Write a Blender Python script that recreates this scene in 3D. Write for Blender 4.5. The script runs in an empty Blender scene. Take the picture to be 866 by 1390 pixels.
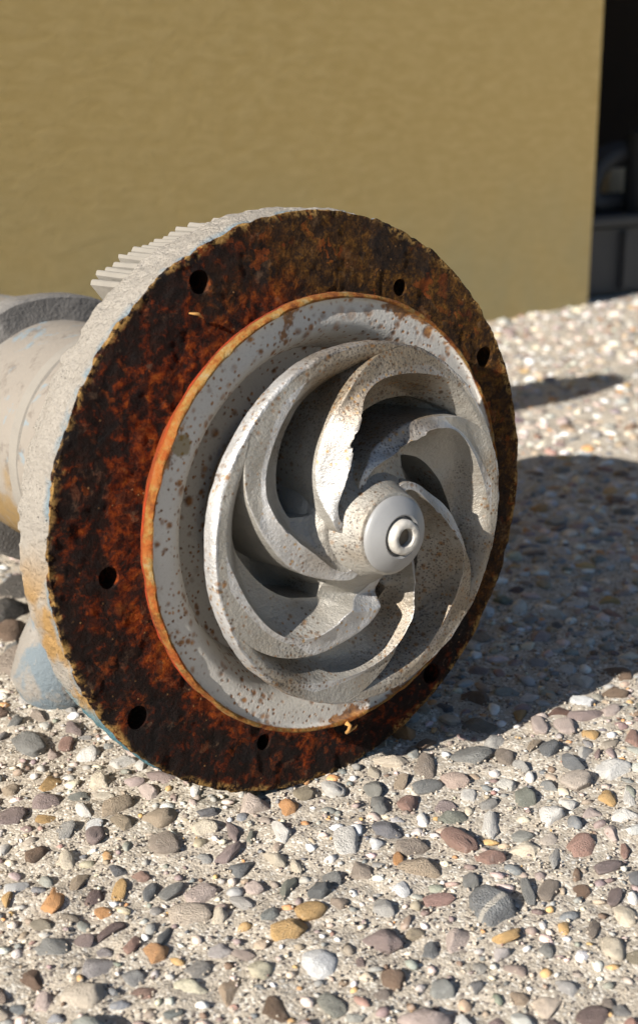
import bpy, bmesh, math, random
import numpy as np
from mathutils import Vector, Matrix, noise as mnoise

R_ = math.radians
scene = bpy.context.scene
col = scene.collection

# ------------------------------------------------------------------ camera
CAM_H = 0.404
PITCH = math.atan(500.0 / 1804.0)
cam_d = bpy.data.cameras.new('camera')
cam = bpy.data.objects.new('camera', cam_d); col.objects.link(cam)
cam.location = (0, 0, CAM_H)
cam.rotation_euler = (math.pi / 2 - PITCH, 0, 0)
cam_d.sensor_fit = 'VERTICAL'
cam_d.sensor_height = 38.525
cam_d.sensor_width = 24.0
cam_d.lens = 50.0
cam_d.shift_y = -45.0 / 1390.0
cam_d.clip_start = 0.02
cam_d.clip_end = 300.0
cam_d.dof.use_dof = True
cam_d.dof.focus_distance = 0.79
cam_d.dof.aperture_fstop = 9.0
scene.camera = cam

# ------------------------------------------------------------------ sky, sun, exposure
SUN_AZ, SUN_EL = R_(47.5), R_(28.0)       # heading of the shadows from +x, elevation
SD = Vector((math.cos(SUN_AZ) * math.cos(SUN_EL), math.sin(SUN_AZ) * math.cos(SUN_EL), -math.sin(SUN_EL)))
world = bpy.data.worlds.new('World'); scene.world = world; world.use_nodes = True
wn = world.node_tree; wn.nodes.clear()
sky = wn.nodes.new('ShaderNodeTexSky'); sky.sky_type = 'NISHITA'; sky.sun_disc = False
sky.sun_elevation = SUN_EL; sky.dust_density = 0.3; sky.ozone_density = 3.0
sky.sun_rotation = math.atan2(-SD.x, -SD.y)
bg = wn.nodes.new('ShaderNodeBackground'); bg.inputs['Strength'].default_value = 0.05
wo = wn.nodes.new('ShaderNodeOutputWorld')
wn.links.new(sky.outputs[0], bg.inputs[0]); wn.links.new(bg.outputs[0], wo.inputs[0])
sun_d = bpy.data.lights.new('sun', 'SUN'); sun_d.energy = 5.0; sun_d.angle = R_(0.53); sun_d.color = (1.0, 0.945, 0.86)
sun = bpy.data.objects.new('sun', sun_d); col.objects.link(sun)
sun.rotation_euler = SD.to_track_quat('-Z', 'Y').to_euler()
sun.location = (-3, -3, 4)
vs = scene.view_settings
vs.view_transform = 'Standard'; vs.look = 'None'; vs.gamma = 1.0; vs.use_curve_mapping = False
vs.exposure = 0.86
scene.cycles.use_denoising = True
scene.cycles.max_bounces = 6; scene.cycles.diffuse_bounces = 2; scene.cycles.glossy_bounces = 3
scene.cycles.use_adaptive_sampling = True; scene.cycles.adaptive_threshold = 0.02

# ------------------------------------------------------------------ numeric noise (vectorised value noise)
def _h(i, j, k, seed):
    n = (i * 374761393 + j * 668265263 + k * 2147483647 + seed * 144665) & 0xFFFFFFFF
    n = ((n ^ (n >> 13)) * 1274126177) & 0xFFFFFFFF
    n = (n ^ (n >> 16)) & 0xFFFFFFFF
    return n.astype(np.float64) / 4294967295.0
def vnoise(p, seed=0):
    p = np.asarray(p, float); f = np.floor(p); q = p - f; i = f.astype(np.int64)
    w = q * q * q * (q * (q * 6 - 15) + 10); o = 0
    for a in (0, 1):
        for b in (0, 1):
            for c in (0, 1):
                o = o + _h(i[:, 0] + a, i[:, 1] + b, i[:, 2] + c, seed) * (w[:, 0] if a else 1 - w[:, 0]) * (w[:, 1] if b else 1 - w[:, 1]) * (w[:, 2] if c else 1 - w[:, 2])
    return o * 2 - 1
def fbm(p, octv=3, seed=0, gain=0.5):
    o = 0; a = 1.0; p = np.asarray(p, float)
    for k in range(octv):
        o = o + a * vnoise(p * (2.03 ** k), seed + 17 * k); a *= gain
    return o
def sstep(a, b, x):
    t = np.clip((x - a) / (b - a), 0, 1); return t * t * (3 - 2 * t)

# ------------------------------------------------------------------ object helpers
def link(name, me, parent=None, mats=(), loc=None):
    o = bpy.data.objects.new(name, me); col.objects.link(o)
    for m in mats:
        if m.name not in [x.name for x in me.materials if x]: me.materials.append(m)
    if parent is not None: o.parent = parent
    if loc is not None: o.location = loc
    return o
def tag(o, label=None, cat=None, group=None, kind=None):
    if label: o['label'] = label
    if cat: o['category'] = cat
    if group: o['group'] = group
    if kind: o['kind'] = kind
    return o
def empty(name, loc, mat=None):
    o = bpy.data.objects.new(name, None); col.objects.link(o); o.empty_display_size = 0.05
    if mat is not None: o.matrix_world = Matrix.Translation(loc) @ mat
    else: o.location = loc
    return o
def mesh_from(name, V, Fc, smooth=True):
    me = bpy.data.meshes.new(name)
    me.from_pydata([tuple(v) for v in V], [], [tuple(f) for f in Fc]); me.update()
    if smooth: me.polygons.foreach_set('use_smooth', [True] * len(me.polygons))
    return me
def sharp(me, deg=35):
    try: me.set_sharp_from_angle(angle=R_(deg))
    except Exception: pass
    return me
def tri_mesh(name, V, T, colr=None, smooth=True):
    """fast triangle mesh from numpy arrays, optional per-vertex colour"""
    me = bpy.data.meshes.new(name); nv, nt = len(V), len(T)
    me.vertices.add(nv); me.vertices.foreach_set('co', np.ascontiguousarray(V, np.float32).ravel())
    me.loops.add(nt * 3); me.loops.foreach_set('vertex_index', np.ascontiguousarray(T, np.int32).ravel())
    me.polygons.add(nt); me.polygons.foreach_set('loop_start', np.arange(0, nt * 3, 3, dtype=np.int32))
    me.polygons.foreach_set('loop_total', np.full(nt, 3, np.int32))
    me.polygons.foreach_set('use_smooth', np.full(nt, smooth, bool))
    me.update(calc_edges=True)
    if colr is not None:
        at = me.color_attributes.new('tint', 'FLOAT_COLOR', 'POINT')
        c = np.ones((nv, 4), np.float32); c[:, :3] = colr
        at.data.foreach_set('color', c.ravel())
    return me
def revolve(prof, seg=192, close=False):
    """prof: list of (r, z) -> verts, quads (axis = local z)"""
    n = len(prof); V = []; Fc = []
    for i in range(seg):
        a = 2 * math.pi * i / seg; c, s = math.cos(a), math.sin(a)
        for r, z in prof: V.append((r * c, r * s, z))
    m = n if close else n - 1
    for i in range(seg):
        j = (i + 1) % seg
        for k in range(m):
            k2 = (k + 1) % n
            Fc.append((i * n + k, i * n + k2, j * n + k2, j * n + k))
    return V, Fc
def fix_normals(me):
    bm = bmesh.new(); bm.from_mesh(me); bmesh.ops.recalc_face_normals(bm, faces=bm.faces); bm.to_mesh(me); bm.free(); return me
def rev_obj(name, prof, parent, mat, seg=128, deg=40, loc=None, rough=0.0, rs=60, mats=None, matfn=None):
    V, Fc = revolve(prof, seg)
    V = np.array(V)
    if rough: V = V + rough * np.stack([fbm(V * rs, 3, 1), fbm(V * rs, 3, 2), fbm(V * rs, 3, 3)], 1)
    me = mesh_from(name, V, Fc)
    bm = bmesh.new(); bm.from_mesh(me)
    bmesh.ops.remove_doubles(bm, verts=bm.verts, dist=1e-6); bmesh.ops.recalc_face_normals(bm, faces=bm.faces)
    bm.to_mesh(me); bm.free()
    o = link(name, me, parent, mats or [mat], loc)
    if matfn:
        for p in me.polygons: p.material_index = matfn(p.center)
    me.polygons.foreach_set('use_smooth', [True] * len(me.polygons)); sharp(me, deg)
    return o
def box_bm(bm, c, d, rot=None):
    r = bmesh.ops.create_cube(bm, size=1.0); M = Matrix.Translation(c) @ (rot or Matrix.Identity(4)) @ Matrix.Diagonal((d[0], d[1], d[2], 1))
    bmesh.ops.transform(bm, matrix=M, verts=r['verts']); return r['verts']
def box_obj(name, c, d, parent, mat, bevel=0.004, rot=None):
    bm = bmesh.new(); box_bm(bm, c, d, rot)
    if bevel: bmesh.ops.bevel(bm, geom=list(bm.edges), offset=bevel, segments=2, affect='EDGES')
    me = bpy.data.meshes.new(name); bm.to_mesh(me); bm.free()
    return link(name, me, parent, [mat])
def tube(pts, rad, seg=10, cap=True):
    V = []; Fc = []; P = [Vector(p) for p in pts]; n = len(P)
    ref = Vector((0.13, 0.31, 0.94))
    for i, p in enumerate(P):
        t = (P[min(i + 1, n - 1)] - P[max(i - 1, 0)]).normalized()
        a = t.cross(ref).normalized(); b = t.cross(a)
        r = rad[i] if hasattr(rad, '__len__') else rad
        for k in range(seg):
            w = 2 * math.pi * k / seg; V.append(p + a * (r * math.cos(w)) + b * (r * math.sin(w)))
    for i in range(n - 1):
        for k in range(seg):
            k2 = (k + 1) % seg; Fc.append((i * seg + k, i * seg + k2, (i + 1) * seg + k2, (i + 1) * seg + k))
    if cap: Fc.append(tuple(range(seg))[::-1]); Fc.append(tuple((n - 1) * seg + k for k in range(seg)))
    return V, Fc

# ------------------------------------------------------------------ material helpers
class NT:
    def __init__(s, name):
        s.m = bpy.data.materials.new(name); s.m.use_nodes = True; s.t = s.m.node_tree; s.t.nodes.clear()
        s.out = s.n('ShaderNodeOutputMaterial'); s.b = s.n('ShaderNodeBsdfPrincipled'); s.l(s.b.outputs[0], s.out.inputs[0])
        s.tc = s.n('ShaderNodeTexCoord')
    def n(s, typ, **kw):
        x = s.t.nodes.new(typ)
        for k, v in kw.items(): setattr(x, k, v)
        return x
    def l(s, a, b): s.t.links.new(a, b)
    def noise(s, scale, detail=4, rough=0.55, vec=None, dist=0.0):
        x = s.n('ShaderNodeTexNoise'); x.inputs['Scale'].default_value = scale; x.inputs['Detail'].default_value = detail
        x.inputs['Roughness'].default_value = rough; x.inputs['Distortion'].default_value = dist
        s.l(vec or s.tc.outputs['Object'], x.inputs['Vector']); return x.outputs['Fac']
    def voro(s, scale, feature='F1', out='Distance', vec=None, rnd=1.0):
        x = s.n('ShaderNodeTexVoronoi', feature=feature); x.inputs['Scale'].default_value = scale
        x.inputs['Randomness'].default_value = rnd
        s.l(vec or s.tc.outputs['Object'], x.inputs['Vector']); return x.outputs[out]
    def math(s, op, a, b=0.0, c=None, clamp=False):
        x = s.n('ShaderNodeMath', operation=op, use_clamp=clamp)
        for i, v in enumerate((a, b, c)):
            if v is None: continue
            if isinstance(v, (int, float)): x.inputs[i].default_value = v
            else: s.l(v, x.inputs[i])
        return x.outputs[0]
    def ramp(s, f, stops, interp='LINEAR'):
        x = s.n('ShaderNodeValToRGB'); x.color_ramp.interpolation = interp; e = x.color_ramp.elements
        while len(e) < len(stops): e.new(0.5)
        for el, (p, c) in zip(e, stops):
            el.position = p; el.color = c if hasattr(c, '__len__') and len(c) == 4 else ((*c, 1) if hasattr(c, '__len__') else (c, c, c, 1))
        s.l(f, x.inputs[0]); return x.outputs[0]
    def mapr(s, f, a, b, c=0.0, d=1.0, smooth=True):
        x = s.n('ShaderNodeMapRange', interpolation_type='SMOOTHSTEP' if smooth else 'LINEAR'); x.clamp = True if not smooth else x.clamp
        for i, v in enumerate((a, b, c, d)): x.inputs[i + 1].default_value = v
        s.l(f, x.inputs[0]); return x.outputs[0]
    def mix(s, f, a, b, blend='MIX'):
        x = s.n('ShaderNodeMix', data_type='RGBA', blend_type=blend)
        for i, v in ((0, f), (6, a), (7, b)):
            if isinstance(v, (int, float)): x.inputs[i].default_value = v
            elif isinstance(v, tuple): x.inputs[i].default_value = (*v, 1) if len(v) == 3 else v
            else: s.l(v, x.inputs[i])
        return x.outputs[2]
    def bump(s, h, strength=0.5, dist=0.001, prev=None):
        x = s.n('ShaderNodeBump')
        if isinstance(strength, (int, float)): x.inputs['Strength'].default_value = strength
        else: s.l(strength, x.inputs['Strength'])
        x.inputs['Distance'].default_value = dist
        s.l(h, x.inputs['Height'])
        if prev is not None: s.l(prev, x.inputs['Normal'])
        return x.outputs[0]
    def xyz(s):
        x = s.n('ShaderNodeSeparateXYZ'); s.l(s.tc.outputs['Object'], x.inputs[0]); return x.outputs
    def radius(s):
        X = s.xyz(); return s.math('SQRT', s.math('ADD', s.math('MULTIPLY', X[0], X[0]), s.math('MULTIPLY', X[1], X[1])))
    def set(s, color=None, rough=None, metal=None, normal=None, spec=None):
        for k, v in (('Base Color', color), ('Roughness', rough), ('Metallic', metal), ('Normal', normal), ('Specular IOR Level', spec)):
            if v is None: continue
            if isinstance(v, (int, float)): s.b.inputs[k].default_value = v
            elif isinstance(v, tuple): s.b.inputs[k].default_value = (*v, 1)
            else: s.l(v, s.b.inputs[k])
        return s.m

def m_wall():
    s = NT('ochre_plaster'); o = s.tc.outputs['Object']
    mp = s.n('ShaderNodeMapping'); mp.inputs['Scale'].default_value = (1.0, 1.0, 3.2); s.l(o, mp.inputs[0])
    big = s.noise(1.6, 3, 0.5); st = s.noise(24, 5, 0.62, mp.outputs[0], 0.5); fine = s.noise(160, 3, 0.6)
    c = s.mix(big, (0.53, 0.365, 0.130), (0.62, 0.44, 0.175))
    c = s.mix(s.mapr(st, 0.35, 0.7), c, (0.64, 0.46, 0.19))
    X = s.xyz()
    base_grey = s.math('MULTIPLY', s.mapr(X[2], 0.0, 0.42, 1.0, 0.0), s.mapr(s.noise(6, 4), 0.25, 0.75, 0.35, 0.9))  # patchy greyer tone towards the wall base
    c = s.mix(base_grey, c, (0.45, 0.38, 0.20))
    hgt = s.math('ADD', st, s.math('MULTIPLY', fine, 0.5))
    return s.set(c, 0.92, 0.0, s.bump(hgt, 0.14, 0.004), 0.2)
def m_ground():
    s = NT('sandy_concrete')
    a = s.noise(9, 4); b = s.noise(420, 4, 0.7); g = s.voro(620, out='Color')
    v = s.n('ShaderNodeSeparateColor'); s.l(g, v.inputs[0])
    c = s.mix(a, (0.44, 0.39, 0.32), (0.54, 0.485, 0.41))
    c = s.mix(s.mapr(b, 0.3, 0.75), s.mix(0.55, c, (0.30, 0.25, 0.19)), c)
    c = s.mix(s.mapr(v.outputs[0], 0.72, 0.95), c, (0.66, 0.62, 0.55))
    c = s.mix(s.mapr(v.outputs[1], 0.86, 0.97), c, (0.13, 0.11, 0.10))
    d = s.voro(620); h1 = s.math('ADD', s.math('MULTIPLY', d, -0.8), s.math('MULTIPLY', b, 0.9))
    n = s.bump(h1, 0.7, 0.0008); n = s.bump(s.noise(120, 3), 0.5, 0.002, n)
    return s.set(c, 0.93, 0.0, n, 0.2)
def m_stone(name, attr, vein=False):
    s = NT(name)
    if attr:
        x = s.n('ShaderNodeAttribute'); x.attribute_name = 'tint'; base = x.outputs['Color']; vec = s.tc.outputs['Object']; sc = 1.0
        n1 = s.noise(110, 4, 0.6); n2 = s.noise(700, 3, 0.6)
    else:
        x = s.n('ShaderNodeObjectInfo'); base = x.outputs['Color']
        ad = s.n('ShaderNodeVectorMath', operation='ADD'); s.l(s.tc.outputs['Object'], ad.inputs[0])
        cr = s.n('ShaderNodeCombineXYZ'); s.l(s.math('MULTIPLY', x.outputs['Random'], 91.0), cr.inputs[0]); s.l(cr.outputs[0], ad.inputs[1])
        n1 = s.noise(1.6, 5, 0.62, ad.outputs[0], 0.4); n2 = s.noise(11, 4, 0.65, ad.outputs[0])
    c = s.mix(s.mapr(n1, 0.3, 0.72), s.mix(0.24, base, (0.06, 0.05, 0.045), 'MIX'), base)
    c = s.mix(s.mapr(n1, 0.58, 0.78, 0.0, 0.45), c, s.mix(0.45, base, (0.85, 0.82, 0.76)))
    c = s.mix(s.mapr(n2, 0.48, 0.78, 0.0, 0.35), c, (0.52, 0.46, 0.38))
    if vein:
        X = s.xyz(); band = s.math('ABSOLUTE', s.math('ADD', s.math('ADD', X[0], s.math('MULTIPLY', X[1], 0.28)), s.math('MULTIPLY', s.noise(3, 3), 0.12)))
        c = s.mix(s.mapr(band, 0.06, 0.13, 0.85, 0.0), c, (0.50, 0.46, 0.40))
    return s.set(c, s.mapr(n2, 0.3, 0.7, 0.5, 0.85), 0.0, s.bump(s.math('ADD', n2, s.math('MULTIPLY', n1, 0.8)), 0.6, 0.0010 if attr else 0.10), 0.35)

RUST_DK, RUST_RED, RUST_OR = (0.010, 0.006, 0.0045), (0.14, 0.026, 0.005), (0.36, 0.115, 0.018)
def m_rust():
    s = NT('pitted_rust'); X = s.xyz()
    a = s.noise(38, 8, 0.68, None, 0.7); b = s.noise(150, 8, 0.72, None, 0.3); c2 = s.noise(520, 5, 0.7); big = s.noise(9.5, 3, 0.5)
    rr_ = s.radius(); f = s.math('ADD', s.math('ADD', s.math('MULTIPLY', a, 0.45), s.math('MULTIPLY', b, 0.55)), s.mapr(rr_, 0.150, 0.131, -0.015, 0.06))
    c = s.ramp(f, [(0.40, RUST_DK), (0.495, (0.022, 0.008, 0.005)), (0.545, (0.12, 0.020, 0.005)), (0.605, (0.25, 0.048, 0.007)), (0.70, RUST_OR)])
    och = s.ramp(s.math('ADD', s.math('MULTIPLY', b, 0.6), s.math('MULTIPLY', c2, 0.4)), [(0.36, (0.012, 0.008, 0.006)), (0.48, (0.060, 0.026, 0.007)), (0.6, (0.17, 0.076, 0.014)), (0.72, (0.32, 0.16, 0.035))])
    # drier ochre scale on the upper and right-hand part of the ring
    side = s.math('ADD', s.math('MULTIPLY', X[0], 3.4), s.math('MULTIPLY', X[1], 3.4))
    msk = s.mapr(s.math('ADD', side, s.math('MULTIPLY', s.math('SUBTRACT', big, 0.5), 2.2)), 0.1, 0.6)
    c = s.mix(msk, c, och)
    blk = s.mapr(s.noise(21, 6, 0.68, None, 0.9), 0.54, 0.62, 0.0, 0.8); c = s.mix(blk, c, (0.012, 0.010, 0.010))
    wv = s.n('ShaderNodeVectorMath', operation='ADD'); wz = s.n('ShaderNodeTexNoise'); wz.inputs['Scale'].default_value = 95; wz.inputs['Detail'].default_value = 5; s.l(s.tc.outputs['Object'], wz.inputs['Vector'])
    wsc = s.n('ShaderNodeVectorMath', operation='SCALE'); wsc.inputs[3].default_value = 0.026; s.l(wz.outputs['Color'], wsc.inputs[0]); s.l(s.tc.outputs['Object'], wv.inputs[0]); s.l(wsc.outputs[0], wv.inputs[1])
    cell = s.n('ShaderNodeSeparateColor'); s.l(s.voro(150, out='Color', vec=wv.outputs[0]), cell.inputs[0])
    c = s.mix(s.mapr(cell.outputs[0], 0.50, 0.80, 0.0, 0.62), c, (0.014, 0.009, 0.008))
    c = s.mix(s.math('MULTIPLY', s.mapr(cell.outputs[1], 0.84, 0.96), s.mapr(a, 0.42, 0.60, 0.0, 0.6)), c, s.mix(b, (0.16, 0.030, 0.006), (0.34, 0.085, 0.016)))
    c = s.mix(s.math('MULTIPLY', s.mapr(cell.outputs[2], 0.86, 0.98), s.mapr(b, 0.45, 0.6, 0.0, 0.5)), c, (0.13, 0.085, 0.055))
    lit_specks = s.mapr(s.voro(190), 0.17, 0.06, 0.0, 1.0); lit_specks = s.math('MULTIPLY', lit_specks, s.mapr(s.noise(30, 2), 0.52, 0.62)); c = s.mix(lit_specks, c, (0.42, 0.22, 0.09))  # pale specks: sunlit grains painted into the rust colour
    r = s.radius()
    edge = s.math('MULTIPLY', s.mapr(s.math('ADD', r, s.math('MULTIPLY', s.math('SUBTRACT', a, 0.5), 0.026)), 0.1705, 0.1745), s.mapr(b, 0.46, 0.56)); c = s.mix(edge, c, (0.34, 0.20, 0.065))
    hh = s.math('ADD', s.math('MULTIPLY', b, 1.0), s.math('MULTIPLY', c2, 0.45))
    n = s.bump(a, 0.9, 0.005); n = s.bump(hh, 1.0, 0.0032, n); n = s.bump(cell.outputs[0], 0.55, 0.0022, n); n = s.bump(lit_specks, 0.9, 0.0016, n)
    return s.set(c, s.mapr(a, 0.35, 0.65, 0.72, 0.95), 0.0, n, 0.12)
def m_crust():
    s = NT('dusty_painted_rim'); X = s.xyz()
    a = s.noise(40, 5, 0.6); b = s.noise(14, 4, 0.6, None, 0.4); c2 = s.noise(420, 4, 0.7)
    c = s.mix(a, (0.30, 0.272, 0.238), (0.42, 0.385, 0.34))
    och = s.math('MULTIPLY', s.mapr(b, 0.47, 0.56), s.mapr(X[1], 0.02, -0.03)); c = s.mix(s.math('MULTIPLY', och, 0.85), c, (0.38, 0.215, 0.06))
    ed = s.math('MULTIPLY', s.mapr(X[2], -0.008, -0.002), s.mapr(a, 0.42, 0.55)); c = s.mix(ed, c, (0.20, 0.26, 0.30))
    bl = s.math('MULTIPLY', s.mapr(s.math('ADD', X[1], s.math('MULTIPLY', s.math('SUBTRACT', b, 0.5), 0.10)), -0.075, -0.105), 0.9); c = s.mix(bl, c, (0.075, 0.20, 0.25))
    pit = s.mapr(s.voro(210), 0.13, 0.05); pit = s.math('MULTIPLY', pit, s.mapr(s.noise(50, 2), 0.5, 0.6)); c = s.mix(pit, c, (0.05, 0.045, 0.04))
    n = s.bump(s.math('SUBTRACT', c2, pit), 1.0, 0.0028); n = s.bump(s.noise(150, 5, 0.7), 0.9, 0.004, n)
    return s.set(c, 0.95, 0.0, n, 0.15)
def spots(s, sc, lo, hi, dens_sc, dlo, dhi):
    return s.math('MULTIPLY', s.mapr(s.voro(sc), hi, lo), s.mapr(s.noise(dens_sc, 3), dlo, dhi))
STAIN = (-0.1031, 0.0601, 0.0235)
def m_plate():
    s = NT('spotted_cast_plate'); r = s.radius(); X = s.xyz()
    a = s.noise(18, 4); f = s.noise(600, 3)
    c = s.mix(a, (0.46, 0.435, 0.395), (0.57, 0.545, 0.51))
    c = s.mix(s.mapr(f, 0.5, 0.75, 0, 0.25), c, (0.30, 0.27, 0.23))
    warp = s.n('ShaderNodeVectorMath', operation='ADD'); nz = s.n('ShaderNodeTexNoise'); nz.inputs['Scale'].default_value = 170; s.l(s.tc.outputs['Object'], nz.inputs['Vector'])
    sc = s.n('ShaderNodeVectorMath', operation='SCALE'); sc.inputs[3].default_value = 0.003; s.l(nz.outputs['Color'], sc.inputs[0]); s.l(s.tc.outputs['Object'], warp.inputs[0]); s.l(sc.outputs[0], warp.inputs[1])
    def sp(scl, lo, hi, ds, dl, dh): return s.math('MULTIPLY', s.mapr(s.voro(scl, vec=warp.outputs[0]), hi, lo), s.mapr(s.noise(ds, 3), dl, dh))
    tr = s.math('ADD', s.math('MULTIPLY', X[0], 2.2), s.math('MULTIPLY', s.math('ABSOLUTE', X[1]), 1.6))
    k1 = sp(125, 0.10, 0.36, 19, 0.34, 0.52); k2 = sp(270, 0.10, 0.38, 34, 0.34, 0.50); k3 = sp(72, 0.10, 0.31, 14, 0.46, 0.58)
    k4 = s.math('MULTIPLY', sp(80, 0.24, 0.42, 30, 0.40, 0.54), s.mapr(tr, 0.10, 0.30))
    k = s.math('MAXIMUM', s.math('MAXIMUM', k1, k2), s.math('MAXIMUM', k3, k4))
    rc = s.ramp(s.noise(240, 3), [(0.35, (0.10, 0.038, 0.010)), (0.55, (0.25, 0.10, 0.022)), (0.72, (0.42, 0.20, 0.05))])
    c = s.mix(s.math('MULTIPLY', k, 0.92), c, rc)
    ang = s.noise(26, 5, 0.65)
    er = s.mapr(s.math('ADD', r, s.math('MULTIPLY', s.math('SUBTRACT', ang, 0.60), 0.085)), 0.1225, 0.1262); c = s.mix(s.math('MULTIPLY', er, 0.9), c, rc)
    # bare rusty edge below the front lip
    sd = s.mapr(X[2], 0.0256, 0.0242); oc = s.ramp(s.noise(80, 6, 0.7), [(0.36, (0.10, 0.026, 0.006)), (0.46, (0.21, 0.068, 0.011)), (0.56, (0.24, 0.135, 0.035)), (0.68, (0.23, 0.18, 0.10))])
    c = s.mix(s.mapr(r, 0.1266, 0.1274), c, oc)
    c = s.mix(s.math('MULTIPLY', s.mapr(X[2], 0.0205, 0.0195), s.mapr(r, 0.1184, 0.1189)), c, (0.16, 0.030, 0.006))
    c = s.mix(s.math('MULTIPLY', s.mapr(s.math('ADD', X[2], s.math('MULTIPLY', s.math('SUBTRACT', ang, 0.5), 0.008)), 0.0200, 0.0170), s.mapr(r, 0.1265, 0.1275)), c, (0.36, 0.035, 0.004))
    c = s.mix(s.math('MULTIPLY', s.math('MULTIPLY', s.mapr(X[0], -0.085, -0.12), s.mapr(s.noise(60, 5, 0.7), 0.48, 0.58)), s.mapr(r, 0.1266, 0.1276, 0.0, 0.65)), c, (0.26, 0.055, 0.008))
    dv = s.n('ShaderNodeVectorMath', operation='DISTANCE'); s.l(warp.outputs[0], dv.inputs[0]); dv.inputs[1].default_value = STAIN
    c = s.mix(s.mapr(dv.outputs['Value'], 0.0068, 0.0048, 0.0, 0.72), c, (0.17, 0.115, 0.022))
    n = s.bump(f, 0.35, 0.0006); n = s.bump(s.math('MULTIPLY', k, -1.0), 0.4, 0.0005, n)
    rgh = s.math('MAXIMUM', s.math('ADD', 0.55, s.math('MULTIPLY', k, 0.35)), s.mapr(r, 0.1262, 0.1274, 0.0, 0.95))
    n = s.bump(s.noise(190, 5, 0.7), s.mapr(r, 0.1262, 0.1274, 0.05, 0.9), 0.0025, n)
    return s.set(c, rgh, 0.0, n, 0.3)
def m_cast(name, c0, c1, bare=False):
    s = NT(name); a = s.noise(30, 5, 0.6); f = s.noise(520, 4, 0.65); X = s.xyz()
    c = s.mix(a, c0, c1)
    c = s.mix(s.mapr(s.noise(11, 4, 0.6), 0.44, 0.66, 0, 0.75), c, (0.19, 0.135, 0.075))
    k1 = spots(s, 290, 0.10, 0.36, 17, 0.43, 0.56); k2 = spots(s, 135, 0.08, 0.30, 16, 0.45, 0.57); k3 = spots(s, 560, 0.18, 0.46, 13, 0.47, 0.58)
    dk = s.ramp(s.noise(200, 3), [(0.4, (0.07, 0.034, 0.014)), (0.65, (0.30, 0.14, 0.035))])
    c = s.mix(s.math('MULTIPLY', s.math('MAXIMUM', k1, k2), 0.85), c, dk)
    c = s.mix(s.math('MULTIPLY', k3, 0.7), c, (0.05, 0.04, 0.035))
    if bare:
        k4 = spots(s, 230, 0.10, 0.30, 30, 0.42, 0.54); c = s.mix(s.math('MULTIPLY', k4, 0.75), c, (0.42, 0.25, 0.08))
    n = s.bump(f, 0.7, 0.0010); n = s.bump(s.noise(140, 5, 0.65), 0.5, 0.0020, n)
    return s.set(c, s.mapr(a, 0.3, 0.7, 0.40, 0.60), 0.55 if bare else 0.38, n, 0.5)
def m_simple(name, c0, c1, sc=30, rough=0.6, metal=0.0, bump=0.3, bd=0.002):
    s = NT(name); a = s.noise(sc, 4, 0.6); f = s.noise(sc * 9, 3, 0.6)
    return s.set(s.mix(a, c0, c1), rough, metal, s.bump(s.math('ADD', a, s.math('MULTIPLY', f, 0.4)), bump, bd), 0.4)
def m_foot():
    s = NT('worn_blue_housing'); a = s.noise(30, 6, 0.65, None, 0.5); b = s.noise(75, 6, 0.7); g = s.noise(300, 4, 0.7)
    c = s.mix(s.mapr(a, 0.42, 0.56), (0.235, 0.215, 0.19), (0.15, 0.18, 0.20))
    c = s.mix(s.mapr(b, 0.55, 0.63, 0, 0.85), c, (0.27, 0.25, 0.225)); c = s.mix(s.mapr(s.noise(48, 5, 0.7), 0.60, 0.66, 0, 0.8), c, (0.045, 0.035, 0.03))
    return s.set(c, 0.9, 0.0, s.bump(s.math('ADD', b, s.math('MULTIPLY', g, 0.4)), 0.8, 0.003), 0.2)
def m_body():
    s = NT('dusty_blue_paint'); X = s.xyz()
    a = s.noise(16, 5, 0.6); b = s.noise(28, 5, 0.62, None, 0.5); f = s.noise(300, 3)
    c = s.mix(a, (0.19, 0.168, 0.145), (0.25, 0.225, 0.195))
    c = s.mix(s.mapr(b, 0.57, 0.64, 0, 0.7), c, (0.17, 0.23, 0.27))
    yl = s.math('MULTIPLY', s.mapr(s.math('ADD', X[1], s.math('MULTIPLY', s.math('SUBTRACT', a, 0.5), 0.14)), 0.015, -0.02), s.mapr(b, 0.36, 0.52)); c = s.mix(s.math('MULTIPLY', yl, 0.9), c, (0.22, 0.14, 0.05))
    gr = s.mapr(s.noise(46, 7, 0.75), 0.52, 0.64, 0, 0.6); c = s.mix(gr, c, (0.12, 0.10, 0.085))
    return s.set(c, 0.85, 0.0, s.bump(s.math('ADD', a, s.math('MULTIPLY', f, 0.3)), 0.5, 0.003), 0.25)

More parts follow.
